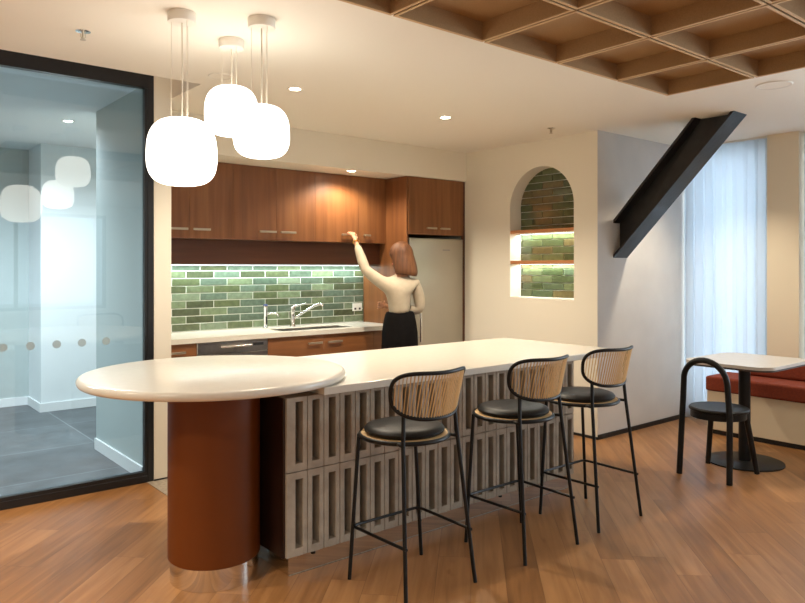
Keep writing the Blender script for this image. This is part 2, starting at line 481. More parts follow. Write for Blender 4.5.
# window wall on the right
bm = BM()
add_box(bm, XR + .1, XR + .25, -4.5, -3.2, 0, 2.85); add_box(bm, XR + .1, XR + .25, 2.50, 2.84, 0, 2.85)
add_box(bm, XR + .1, XR + .25, 3.62, 3.73, 0, 2.85); add_box(bm, XR + .1, XR + .25, -3.2, 3.62, 0, .06); add_box(bm, XR + .1, XR + .25, -3.2, 3.62, 2.66, 2.85)
struct('wall_right', bm, 'wall', 'window wall on the right')
struct('wall_pier', box(XR - .10, XR + .1, 2.545, 2.815, 0, 2.8, .004), 'pier', 'beige pier between the curtained windows')
def window(name, y0, y1, label):
    x = XR + .15
    bm = BM()
    for a in ((y0, y0 + .05, .06, 2.66), (y1 - .05, y1, .06, 2.66), (y0, y1, .06, .11), (y0, y1, 2.61, 2.66)): add_box(bm, x, x + .06, *a)
    w = struct(name, bm, 'frame_black', label)
    n = max(1, round((y1 - y0) / 1.3))
    for i in range(1, n):
        yy = y0 + (y1 - y0) * i / n
        obj('mullion', box(x, x + .06, yy - .025, yy + .025, .11, 2.61), 'frame_black', w)
    obj('glass_pane', box(x + .025, x + .033, y0 + .05, y1 - .05, .11, 2.61), 'glass', w)
window('window_2', 2.84, 3.62, 'window behind the sheer curtain')
window('window_3', -3.2, 2.50, 'windows along the right wall')

# walls behind the camera
struct('wall_left', box(-3.1, -3, -4.5, 9, 0, 2.95), 'wall')
bm = BM()
add_box(bm, -3.1, -.5, -4.6, -4.5, 0, 2.95); add_box(bm, 4.3, XR + .3, -4.6, -4.5, 0, 2.95); add_box(bm, -.5, 4.3, -4.6, -4.5, 0, .7); add_box(bm, -.5, 4.3, -4.6, -4.5, 2.5, 2.95)
struct('wall_front', bm, 'wall')
bm = BM()
for a in ((-.5, -.44, .7, 2.5), (4.24, 4.3, .7, 2.5), (1.1, 1.16, .7, 2.5), (2.7, 2.76, .7, 2.5), (-.5, 4.3, .7, .76), (-.5, 4.3, 2.44, 2.5)):
    add_box(bm, a[0], a[1], -4.56, -4.5, a[2], a[3])
w4 = struct('window_4', bm, 'frame_black')
obj('glass_pane', box(-.44, 4.24, -4.535, -4.525, .76, 2.44), 'glass', w4)

# glazed partition
bm = BM()
gx = 1.783
gz = lambda x: 2.835
add_box(bm, gx - .042, gx, YG - .025, YG + .025, 0, gz(gx), .003)
add_box(bm, -3, gx - .042, YG - .025, YG + .025, 0, .05, .003)
vs = [bm.verts.new((x, y, gz(x) - d)) for x in (-3, gx - .042) for y in (YG - .025, YG + .025) for d in (0, .115)]
for q in ((0, 1, 3, 2), (4, 6, 7, 5), (0, 2, 6, 4), (1, 5, 7, 3), (0, 4, 5, 1), (2, 3, 7, 6)): bm.faces.new([vs[i] for i in q])
wg = struct('window_1', bm, 'frame_black', 'black framed floor to ceiling glass partition')
obj('glazing_bead', box(gx - .062, gx - .042, YG - .02, YG + .02, .05, gz(gx) - .115), 'frame_black', wg)
obj('glazing_bead', box(-3, gx - .062, YG - .02, YG + .02, .05, .075), 'frame_black', wg)
bm = BM()
vs = [bm.verts.new((x, y, z)) for y in (YG + .008, YG + .018) for x, z in ((-3, .06), (gx - .05, .06), (gx - .05, gz(gx) - .1), (-3, gz(-3) - .1))]
for q in ((0, 1, 2, 3), (7, 6, 5, 4), (0, 4, 5, 1), (1, 5, 6, 2), (2, 6, 7, 3), (3, 7, 4, 0)): bm.faces.new([vs[i] for i in q])
obj('glass_pane', bm, 'glass', wg)
for k, x in enumerate((.862, 1.015, 1.168, 1.321, 1.474)):
    bm = BM(); r = bmesh.ops.create_cone(bm, cap_ends=True, segments=24, radius1=.026, radius2=.026, depth=.001)
    bmesh.ops.rotate(bm, verts=bm.verts, cent=(0, 0, 0), matrix=Matrix.Rotation(pi / 2, 3, 'X'))
    bmesh.ops.translate(bm, verts=bm.verts, vec=(x, YG + .0070, .99))
    obj('glass_marker', bm, 'dot', wg, 'frosted round safety marker')

# room behind the glass
struct('wall_return', box(1.74, 1.7835, YG + .05, 6.06, 0, 2.76), 'pale_grey_wall', 'grey return wall just behind the glass')
struct('wall_corridor', box(1.74, 4.2, 7.95, 8.6, 0, 2.76), 'white_wall', 'white wall block in the room behind the glass')
struct('wall_far', box(-3, 1.74, 8.5, 8.6, 0, 2.76), 'pale_grey_wall', 'far wall of the room behind the glass')
struct('baseboard_return', box(1.726, 1.74, YG + .05, 6.06, 0, .09), 'skirt_white')
struct('baseboard_corridor', box(1.726, 4.2, 7.936, 7.95, 0, .09), 'skirt_white')
struct('baseboard_side', box(1.726, 1.74, 7.95, 8.486, 0, .09), 'skirt_white')
struct('baseboard_far', box(-3, 1.74, 8.486, 8.5, 0, .09), 'skirt_white')
struct('wall_passage', box(4.2, 4.3, YB, 9, 0, 2.8), 'white_wall')

# ------------------------------------------------------------------ ceiling things
# hung felt coffers
def coffer(x0, x1, y0, y1, label, root_loc):
    t = thing('ceiling_coffer', label, 'ceiling panel', root_loc, 'square felt coffers hung under the ceiling')
    z0 = root_loc[2]; z1 = z0 + .10; th = .012; g = .008
    x0 += g; x1 -= g; y0 += g; y1 -= g
    bm = BM()
    add_box(bm, x0, x0 + th, y0, y1, z0, z1); add_box(bm, x1 - th, x1, y0, y1, z0, z1)
    add_box(bm, x0 + th, x1 - th, y0, y0 + th, z0, z1); add_box(bm, x0 + th, x1 - th, y1 - th, y1, z0, z1)
    obj('side_panel', bm, 'mdf', t)
    obj('top_panel', box(x0 + th, x1 - th, y0 + th, y1 - th, z1 - .012, z1), 'mdf', t)
    bm = BM(); e = .002
    add_box(bm, x0 - e, x0 + th, y0 - e, y1 + e, z0 - .003, z0); add_box(bm, x1 - th, x1 + e, y0 - e, y1 + e, z0 - .003, z0)
    add_box(bm, x0 + th, x1 - th, y0 - e, y0 + th, z0 - .003, z0); add_box(bm, x0 + th, x1 - th, y1 - th, y1 + e, z0 - .003, z0)
    obj('rim', bm, 'mdf_edge', t, 'pale cut edge of the coffer')
CX = [.78, 1.34, 1.90, 2.462, 3.02, 3.574, 4.13]
CY = [2.385, 1.833, 1.288, .742]
ordx = ['first', 'second', 'third', 'fourth', 'fifth', 'sixth']
rown = ['outermost row, over the island stools', 'second row in from the island', 'third row in from the island']
vis = {j: [1, 2, 3, 4, 5] for j in range(3)}
for j in range(3):
    for i in vis[j]:
        k = 6 - i
        lab = 'tan felt ceiling coffer, %s, %s one from the right end' % (rown[j], ordx[k - 1]) if k > 1 else 'tan felt ceiling coffer, %s, end one by the round speaker' % rown[j]
        coffer(CX[i], CX[i + 1], CY[j + 1], CY[j], lab, ((CX[i] + CX[i + 1]) / 2, (CY[j] + CY[j + 1]) / 2, 2.57))
# hanging rail frame that carries them, fixed to the ceiling
bm = BM()
for y in CY: add_box(bm, CX[1], CX[6], y - .007, y + .007, 2.585, 2.668)
for x in CX[1:]: add_box(bm, x - .007, x + .007, CY[3], CY[0], 2.585, 2.668)
for x in (1.34, 2.46, 3.57):
    for y in CY:
        add_box(bm, x - .006, x + .006, y - .006, y + .006, 2.66, zc(x) + .002)
tag(obj('coffer_rail_grid', bm, 'beam'), 'dark rail grid in the gaps between the ceiling coffers', 'rail')

def downlight(x, y, z, label, cool=False, tilt=None):
    t = thing('downlight', label, 'ceiling light', (x, y, z), 'recessed downlights')
    obj('trim_ring', lathe([(.036, z + .01), (.036, z - .001), (.05, z - .004), (.055, z - .001), (.055, z + .004)], x, y, 32), 'lamp_white', t)
    obj('lens', lathe([(0, z - .002), (.0355, z - .002), (.0355, z + .004), (0, z + .004)], x, y, 32), 'lens_cool' if cool else 'lens', t)
DL = [(2.434, 4.081, 'round recessed downlight in the cream ceiling just right of the pendant lamps'),
      (3.814, 4.097, 'round recessed downlight in the cream ceiling in front of the kitchen bulkhead')]
for x, y, l in DL: downlight(x, y, zc(x), l)
downlight(3.77, 5.32, ZS, 'round recessed downlight in the bulkhead above the wall cupboards')
downlight(1.66, 6.60, 2.76, 'cool white downlight in the ceiling behind the glass partition', True)

def sprinkler(x, y, label):
    z = zc(x)
    t = thing('fire_sprinkler', label, 'sprinkler', (x, y, z))
    obj('rosette', lathe([(0, z + .002), (.036, z + .002), (.036, z - .004), (.012, z - .010), (0, z - .010)], x, y, 28), 'chrome', t)
    bm = BM(); add_lathe(bm, [(0, z - .008), (.007, z - .008), (.006, z - .03), (.009, z - .036), (0, z - .036)], x, y, 12)
    add_tube(bm, [(x - .011, y, z - .012), (x - .012, y, z - .03), (x, y, z - .044)], .002, seg=6); add_tube(bm, [(x + .011, y, z - .012), (x + .012, y, z - .03), (x, y, z - .044)], .002, seg=6)
    add_lathe(bm, [(0, z - .043), (.014, z - .043), (.014, z - .046), (0, z - .046)], x, y, 16)
    obj('sprinkler_head', bm, 'nickel', t)
sprinkler(1.016, 3.759, 'small chrome fire sprinkler on the ceiling near the glass partition')
sprinkler(4.793, 3.833, 'small fire sprinkler on the ceiling above the arched niche')

def disc(name, x, y, r, label, cat):
    z = zc(x)
    t = thing(name, label, cat, (x, y, z))
    obj('bezel', lathe([(r * .86, z), (r * .86, z - .004), (r, z - .006), (r + .006, z - .001), (r + .006, z + .001)], x, y, 40), 'lamp_white', t)
    obj('grille', lathe([(0, z - .003), (r * .86, z - .003), (r * .86, z), (0, z)], x, y, 40), 'ceiling', t)
disc('ceiling_speaker', 4.787, 2.01, .105, 'round flush white ceiling speaker at the right beside the felt coffers', 'speaker')
disc('ceiling_speaker', 1.912, 4.098, .07, 'small round flush ceiling disc behind the hanging pendant lamps', 'speaker')

# pendants
def pendant(x, y, zb, zt, R, label):
    z = zc(x)
    t = thing('pendant_lamp', label, 'pendant light', (x, y, zb), 'cluster of three white pendant lamps')
    obj('canopy', lathe([(0, z), (.063, z), (.065, z - .004), (.065, z - .042), (.062, z - .046), (0, z - .046)], x, y, 36), 'lamp_white', t)
    h = zt - zb; prof = []
    # squircle profile, a little wider below the middle
    for i in range(33):
        a = -pi / 2 + pi * i / 32
        ca, sa = cos(a), sin(a)
        p = .60
        rr = R * (abs(ca) ** p) * (1.0 - .055 * (sa + .2)); zz = (zb + zt) / 2 + h / 2 * (abs(sa) ** .74) * (1 if sa > 0 else -1)
        prof.append((max(rr, 0) if 0 < i < 32 else 0, zz))
    obj('shade', lathe(prof, x, y, 56), 'shade', t, 'glowing opal glass shade')
    obj('power_cable', tube([(x, y, z - .045), (x + .002, y, (z + zt) / 2), (x, y, zt - .01)], .0035, seg=8), 'wire', t)
    for k in range(3):
        a = 2 * pi * k / 3 + .6
        dx, dy = .048 * cos(a), .048 * sin(a)
        obj('suspension_wire', tube([(x + dx, y + dy, z - .045), (x + dx, y + dy, zt - .012)], .0011, seg=6), 'wire', t)
PEND = [(1.301, 3.200, 1.865, 2.178, .1605, 'largest white pendant lamp hanging lowest at the left of the cluster'),
        (1.655, 3.415, 2.170, 2.427, .1385, 'white pendant lamp hung highest at the back middle of the cluster'),
        (1.626, 3.035, 2.006, 2.257, .1343, 'white pendant lamp at the right front of the cluster')]
for p in PEND: pendant(*p)

# ------------------------------------------------------------------ steel brace
t = thing('steel_brace', 'dark diagonal steel I beam running from the grey wall up to the ceiling', 'beam', (5.48, YN - .01, 1.6))
ya, yb = YN - .001, YN - .96 - .09
za, zb_ = 1.57, 0
def slab(x0, x1, d0, d1):
    """plate following the 45 degree brace, d = vertical offset above the lower edge"""
    L = 2.671 - .006 * 0 - 1.57
    bm = BM(); vs = []
    for x in (x0, x1):
        za0, za1 = 1.57 + d0, 1.57 + d1
        zt = zc(5.48) - .001
        vs += [(x, ya, za0), (x, ya, za1), (x - .07, ya - (zt - za1), zt), (x - .07, ya - (zt - za0), zt)]
    V = [bm.verts.new(v) for v in vs]
    for q in ((0, 1, 2, 3), (7, 6, 5, 4), (0, 4, 5, 1), (1, 5, 6, 2), (2, 6, 7, 3), (3, 7, 4, 0)): bm.faces.new([V[i] for i in q])
    return bm
obj('flange', slab(5.40, 5.615, 0, .028), 'beam', t)
obj('flange', slab(5.40, 5.615, .307, .335), 'beam', t)
obj('web', slab(5.499, 5.515, .028, .307), 'beam', t)

# ------------------------------------------------------------------ curtains
def curtain(y0, y1, x, label, folds):
    bm = BM(); n = folds * 14; nz = 14
    rows = []
    for j in range(nz + 1):
        z = .015 + (2.655 - .015) * j / nz; row = []
        for i in range(n + 1):
            s = i / n; y = y0 + (y1 - y0) * s
            ph = s * folds * 2 * pi
            amp = .022 + .008 * sin(s * 9 + 1) + .006 * (1 - j / nz) * sin(s * 23)
            if j >= nz - 1: amp *= .6
            row.append(bm.verts.new((x + amp * sin(ph + .25 * sin(s * 11)), y + .008 * sin(2 * ph) * (1 - .3 * j / nz), z)))
        rows.append(row)
    for a, b in zip(rows, rows[1:]):
        for i in range(n):
            f = bm.faces.new((a[i], a[i + 1], b[i + 1], b[i])); f.smooth = True
    t = thing('sheer_curtain', label, 'curtain', (x, (y0 + y1) / 2, 0), 'sheer white curtains')
    c = obj('curtain_cloth', bm, 'curtain', t)
    mod = c.modifiers.new('thickness', 'SOLIDIFY'); mod.thickness = .0015
    zt = min(zc(x - .03), zc(x + .03))
    obj('curtain_track', box(x - .015, x + .015, y0, y1, 2.655, zt - .001), 'lamp_white', t)
curtain(2.83, 3.618, 6.60, 'sheer white floor length curtain between the grey wall and the beige pier', 8)
curtain(1.7, 2.53, 6.64, 'sheer white curtain to the right of the beige pier', 8)

# ------------------------------------------------------------------ kitchen joinery
YF = 5.58   # face of the doors of the long run
def handle(parent, xa, xb, y, z, vertical=False, name='handle', mat='nickel'):
    bm = BM()
    if not vertical:
        add_box(bm, xa, xb, y - .032, y - .022, z - .009, z + .009, .002, 1)
        add_box(bm, xa + .008, xa + .018, y - .024, y, z - .005, z + .005); add_box(bm, xb - .018, xb - .008, y - .024, y, z - .005, z + .005)
    return obj(name, bm, mat, parent, 'satin metal bar handle')
def door(parent, x0, x1, z0, z1, y, hx=None, hz=None, name='door', mat='walnut'):
    d = obj(name, box(x0 + .0008, x1 - .0008, y, y + .018, z0 + .0008, z1 - .0008, .0006, 1), mat, parent)
    if hx: handle(d, hx[0], hx[1], y, hz)
    return d
UZ0, UZ1 = 1.725, ZS - .002
def wall_cab(x0, xm, x1, h1, h2, label):
    t = thing('wall_cupboard', label, 'cupboard', ((x0 + x1) / 2, YF + .3, UZ0), 'walnut wall cupboards')
    obj('carcass', box(x0 + .001, x1 - .001, YF + .0185, YB - .021, UZ0, UZ1), 'walnut', t)
    door(t, x0, xm, UZ0, UZ1, YF, h1, UZ0 + .075); door(t, xm, x1, UZ0, UZ1, YF, h2, UZ0 + .075)
wall_cab(1.907, 2.33, 2.725, (2.15, 2.31), (2.355, 2.505), 'two door walnut wall cupboard at the left by the cream wall end')
wall_cab(2.725, 3.14, 3.55, (2.96, 3.125), (3.17, 3.325), 'two door walnut wall cupboard in the middle above the taps')
wall_cab(3.55, 4.04, 4.377, (3.83, 4.0), (4.09, 4.17), 'two door walnut wall cupboard at the right that the woman reaches to')
t = thing('cupboard_pelmet', 'dark walnut panel under the wall cupboards above the green tiles', 'panel', (3.1, 5.85, 1.51))
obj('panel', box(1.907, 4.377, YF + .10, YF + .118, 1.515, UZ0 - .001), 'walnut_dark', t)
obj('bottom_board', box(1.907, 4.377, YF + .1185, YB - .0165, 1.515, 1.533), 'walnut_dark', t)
t = thing('under_cupboard_light', 'glowing LED strip under the cupboard pelmet along the top of the green tiles', 'strip light', (3.1, 5.93, 1.5))
obj('channel', box(1.93, 4.36, YB - .06, YB - .036, 1.507, 1.5145), 'metal_grey', t)
obj('diffuser', box(1.94, 4.35, YB - .058, YB - .038, 1.503, 1.5065), 'led', t)

# fridge surround, tall panel and over-fridge cupboard
FX0, FX1, FY = 4.40, 5.13, 5.245
tag(obj('tall_end_panel', box(4.379, 4.399, FY + .012, YB - .02, 0.0035, ZS - .002, .001, 1), 'walnut'),
    'tall walnut end panel between the worktop and the fridge', 'panel')
t = thing('fridge_top_cupboard', 'two door walnut cupboard directly above the fridge', 'cupboard', ((FX0 + FX1) / 2, FY + .3, 1.81), 'walnut wall cupboards')
obj('carcass', box(FX0 + .001, FX1, FY + .0185, YB - .02, 1.81, UZ1), 'walnut', t)
xm = (FX0 + FX1) / 2 + .0
door(t, FX0, xm, 1.81, UZ1, FY, (xm - .145, xm - .02), 1.875); door(t, xm, FX1, 1.81, UZ1, FY, (xm + .035, xm + .16), 1.875)
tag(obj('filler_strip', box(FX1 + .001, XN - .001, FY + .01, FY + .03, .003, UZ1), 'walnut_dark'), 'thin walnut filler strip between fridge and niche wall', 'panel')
t = thing('fridge', 'tall silver grey fridge under the walnut cupboard beside the woman', 'fridge', ((FX0 + FX1) / 2, FY + .35, 0))
obj('cabinet', box(FX0 + .015, FX1 - .005, FY + .07, YB - .08, .03, 1.775, .004), 'fridge', t)
d1 = obj('door', box(FX0 + .012, FX1 - .002, FY, FY + .068, .70, 1.775, .008, 2), 'fridge', t)
d2 = obj('door', box(FX0 + .012, FX1 - .002, FY, FY + .068, .06, .694, .008, 2), 'fridge', t)
obj('badge', box(4.845, 4.945, FY - .0015, FY, 1.655, 1.667), 'metal_grey', d1, 'small pale maker badge')
def bar(parent, x, z0, z1):
    bm = BM(); add_tube(bm, [(x, FY - .045, z0), (x, FY - .045, z1)], .011, seg=12)
    for z in (z0 + .04, z1 - .04): add_tube(bm, [(x, FY - .045, z), (x, FY, z)], .008, seg=8)
    obj('handle', bm, 'chrome', parent, 'vertical chrome bar handle')
bar(d1, FX0 + .115, .76, 1.28); bar(d2, FX0 + .115, .30, .66)
obj('plinth_grille', box(FX0 + .03, FX1 - .02, FY + .04, FY + .07, .004, .058), 'dark_plastic', t)

# base run
BZ0, BZ1, BY = .12, .878, 5.42
def base_cab(name, x0, x1, label, fronts, cat='cupboard'):
    t = thing(name, label, cat, ((x0 + x1) / 2, BY + .28, .0), 'walnut base cupboards')
    obj('carcass', box(x0 + .001, x1 - .001, BY + .0185, YB - .02, BZ0, .69 if name == 'sink_cupboard' else BZ1 - .001), 'walnut', t)
    obj('kick_board', box(x0 + .001, x1 - .001, BY + .06, BY + .076, .004, BZ0), 'walnut_dark', t)
    for kind, a, b, z0, z1, hx, hz in fronts: door(t, a, b, z0, z1, BY, hx, hz, kind, 'walnut_h')
base_cab('drawer_cupboard', 1.907, 2.325, 'walnut drawer cupboard at the left end of the base run beside the dishwasher',
         [('drawer', 1.907, 2.325, .64, BZ1, (2.04, 2.225), .81), ('drawer', 1.907, 2.325, .38, .64, (2.04, 2.225), .57), ('drawer', 1.907, 2.325, BZ0, .38, (2.04, 2.225), .31)])
base_cab('sink_cupboard', 2.965, 4.377, 'walnut base cupboard under the sink to the right of the dishwasher',
         [('door', 2.965, 3.535, BZ0, BZ1, (3.356, 3.505), .805), ('door', 3.535, 4.105, BZ0, BZ1, (3.569, 3.724), .805), ('filler', 4.105, 4.377, BZ0, BZ1, None, 0)])
t = thing('dishwasher', 'stainless steel dishwasher built in below the worktop', 'dishwasher', (2.645, BY + .3, 0))
obj('cabinet', box(2.33, 2.96, BY + .025, YB - .03, .1, BZ1 - .002), 'metal_grey', t)
dd = obj('door', box(2.328, 2.962, BY - .004, BY + .024, .13, .775, .003, 1), 'steel', t)
obj('control_panel', box(2.328, 2.962, BY - .004, BY + .024, .780, BZ1 - .003, .003, 1), 'steel', t)
bm = BM(); add_tube(bm, [(2.51, BY - .04, .835), (2.79, BY - .04, .835)], .010, seg=12)
for x in (2.54, 2.76): add_tube(bm, [(x, BY - .04, .835), (x, BY - .003, .835)], .007, seg=8)
obj('handle', bm, 'chrome', dd, 'bright bar handle')
obj('display', box(2.82, 2.92, BY - .0055, BY - .004, .825, .848), 'dark_plastic', t)
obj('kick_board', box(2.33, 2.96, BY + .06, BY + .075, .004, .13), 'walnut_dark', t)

# worktop with the sink cut out
SX0, SX1, SY0, SY1 = 3.15, 3.92, 5.50, 5.76
bm = BM()
Xs = [1.907, SX0, SX1, 4.378]; Ys = [5.39, SY0, SY1, YB - .0165]
for i in range(3):
    for j in range(3):
        if i == 1 and j == 1: continue
        add_box(bm, Xs[i], Xs[i + 1], Ys[j], Ys[j + 1], .88, .92)
bmesh.ops.remove_doubles(bm, verts=bm.verts, dist=1e-5)
t = thing('kitchen_worktop', 'white stone worktop along the kitchen back wall below green tiles', 'worktop', (3.1, 5.7, .88))
obj('slab', bm, 'quartz', t)
t = thing('kitchen_sink', 'stainless undermount double sink set in the kitchen worktop', 'sink', ((SX0 + SX1) / 2, 5.63, .70))
def bowl(x0, x1):
    bm = BM(); w = .004; e = .0007
    add_box(bm, x0 + e, x1 - e, SY0 + e, SY1 - e, .72, .724)
    add_box(bm, x0 + e, x0 + w, SY0 + e, SY1 - e, .724, .916); add_box(bm, x1 - w, x1 - e, SY0 + e, SY1 - e, .724, .916)
    add_box(bm, x0 + w, x1 - w, SY0 + e, SY0 + w, .724, .916); add_box(bm, x0 + w, x1 - w, SY1 - w, SY1 - e, .724, .916)
    o = obj('bowl', bm, 'steel', t)
    obj('drain', lathe([(0, .7245), (.04, .7245), (.042, .728), (.03, .7275), (0, .727)], (x0 + x1) / 2, 5.63, 24), 'chrome', o)
bowl(SX0, SX0 + .34); bowl(SX0 + .36, SX1)
obj('bridge', box(SX0 + .34, SX0 + .36, SY0 + .001, SY1 - .001, .80, .912), 'steel', t)

# taps
t = thing('mixer_tap', 'chrome mixer tap with long angled spout behind the sink', 'tap', (3.475, 5.87, .92))
x, y = 3.475, 5.87
obj('body', lathe([(0, .92), (.027, .92), (.027, .93), (.021, .938), (.021, 1.07), (.023, 1.075), (.023, 1.105), (.016, 1.115), (0, 1.115)], x, y, 24), 'chrome', t)
obj('spout', tube([(x, y, .99), (x + .07, y - .04, 1.045), (x + .17, y - .12, 1.12), (x + .215, y - .155, 1.135), (x + .235, y - .172, 1.118)], .012, seg=12), 'chrome', t)
obj('lever', tube([(x, y, 1.105), (x + .05, y - .03, 1.125), (x + .12, y - .05, 1.14)], .008, seg=10, r_list=[.012, .009, .007]), 'chrome', t)
t = thing('filter_tap', 'chrome boiling water tap with blue cap left of the mixer', 'tap', (3.185, 5.87, .92))
x = 3.185
obj('body', lathe([(0, .92), (.026, .92), (.026, .93), (.019, .938), (.019, 1.10), (.022, 1.104), (.022, 1.13), (0, 1.13)], x, y, 24), 'chrome', t)
obj('cap', lathe([(0, 1.13), (.022, 1.13), (.020, 1.142), (0, 1.146)], x, y, 24), 'blue_plastic', t, 'blue tap cap')
obj('spout', tube([(x, y, 1.05), (x + .05, y - .035, 1.06), (x + .09, y - .06, 1.055), (x + .10, y - .068, 1.03)], .009, seg=10), 'chrome', t)
obj('indicator', box(x - .009, x + .009, y - .0215, y - .0185, .96, 1.03), 'dark_plastic', t)
t = thing('power_outlet', 'white double power outlet on the green tiles near the tall panel', 'outlet', (4.30, YB - .02, 1.08))
obj('plate', box(4.238, 4.358, YB - .026, YB - .0165, 1.035, 1.115, .003, 1), 'plastic_white', t)
for x in (4.270, 4.326):
    obj('switch', box(x - .008, x + .008, YB - .029, YB - .0262, 1.085, 1.103), 'plastic_white', t)
    obj('socket', box(x - .012, x + .012, YB - .0268, YB - .0262, 1.048, 1.068), 'dark_plastic', t)

# niche shelves with strip lights under them
for z, lab, lab2 in ((1.812, 'upper timber shelf across the arched niche', 'glowing strip light under the upper niche shelf'), (1.520, 'lower timber shelf across the arched niche', 'glowing strip light under the lower niche shelf')):
    tag(obj('niche_shelf', box(XN + .004, XN + ND - .016, NY0 + .001, NY1 - .001, z, z + .030, .001, 1), 'shelf_wood'), lab, 'shelf', 'timber niche shelves')
    t = thing('niche_strip_light', lab2, 'strip light', (XN + .18, NC, z - .006), 'niche strip lights')
    obj('channel', box(XN + ND - .05, XN + ND - .03, NY0 + .02, NY1 - .02, z - .005, z - .0005), 'metal_grey', t)
    obj('diffuser', box(XN + ND - .048, XN + ND - .032, NY0 + .022, NY1 - .022, z - .0075, z - .0055), 'led', t)

# ------------------------------------------------------------------ island
IX0, IX1, IY0, IY1 = 1.70, 3.905, 2.93, 3.95
isl = thing('kitchen_island', 'long kitchen island with white stone top and grey breeze block front', 'island', (2.9, 3.4, 0))
top = [(1.885, 2.885), (4.40, 2.905), (4.40, 4.0), (1.885, 4.0)]
obj('benchtop', prism(top, .862, .900, bev=.003, seg=2), 'quartz', isl)
obj('carcass', box(IX0 + .0015, IX1 - .002, IY0 + .10, IY1, .10, .861), 'walnut_deep', isl)
obj('back_board', box(IX0 + .0015, IX1 - .004, IY0 + .085, IY0 + .0995, .10, .861), 'block_back', isl)
obj('end_panel', box(IX0 - .010, IX0 + .001, IY0 + .012, IY1, .10, .861, .001, 1), 'walnut_deep', isl)
obj('kick_plate', box(IX0 + .03, IX1 - .02, IY0 + .035, IY1 - .03, .003, .099), 'mirror', isl, 'mirror polished recessed plinth')
def breeze_block(bm, x0, x1, z0, z1, sx0, sx1, ft, fb, y0, y1):
    add_box(bm, x0, sx0, y0, y1, z0, z1, .002, 1); add_box(bm, sx1, x1, y0, y1, z0, z1, .002, 1)
    add_box(bm, sx0 - .001, sx1 + .001, y0, y1, z0, z0 + fb); add_box(bm, sx0 - .001, sx1 + .001, y0, y1, z1 - ft, z1)
ncol = 23
pitch = (IX1 - (IX0 + .022)) / ncol
for row, (z0, z1) in enumerate(((.10, .502), (.506, .861))):
    for i in range(ncol):
        a = IX0 + .022 + i * pitch + (0.0015); b = a + pitch - .003
        if i == 0: a = IX0 + .002
        sw = pitch * .43; c = IX0 + .022 + i * pitch + pitch * .5 + .002
        bm = BM(); breeze_block(bm, a, b, z0, z1, c - sw / 2, c + sw / 2, .022 if row else .034, .036, IY0, IY0 + .084)
        obj('breeze_block', bm, 'concrete', isl)
for x in (1.86, 2.55, 3.2, 3.8):
    obj('levelling_foot', lathe([(0, .084), (.012, .084), (.012, .092), (.007, .094), (.007, .1), (0, .1)], x, IY0 + .018, 12), 'black_metal', isl)

# round end table
rt = thing('round_table', 'big round white stone table on a rust red drum pedestal at island end', 'table', (1.469, 3.215, 0))
TX, TY, TR, TZ = 1.600, 3.474, .672, .944
prof = [(0, TZ)]; e = .0215
for i in range(9):
    a = pi / 2 - pi * i / 8
    prof.append((TR - e + e * cos(a), TZ - e + e * sin(a)))
prof.append((0, TZ - 2 * e))
obj('tabletop', lathe(prof, TX, TY, 96), 'quartz', rt, 'round white top with bullnose edge')
obj('pedestal', lathe([(0, .105), (.212, .105), (.2160, .110), (.2160, TZ - 2 * e - .001), (0, TZ - 2 * e - .001)], 1.469, 3.215, 72), 'rust', rt, 'rust coloured drum')
obj('kick_ring', lathe([(0, .001), (.206, .001), (.206, .104), (0, .104)], 1.469, 3.215, 72), 'mirror', rt, 'polished metal base ring')

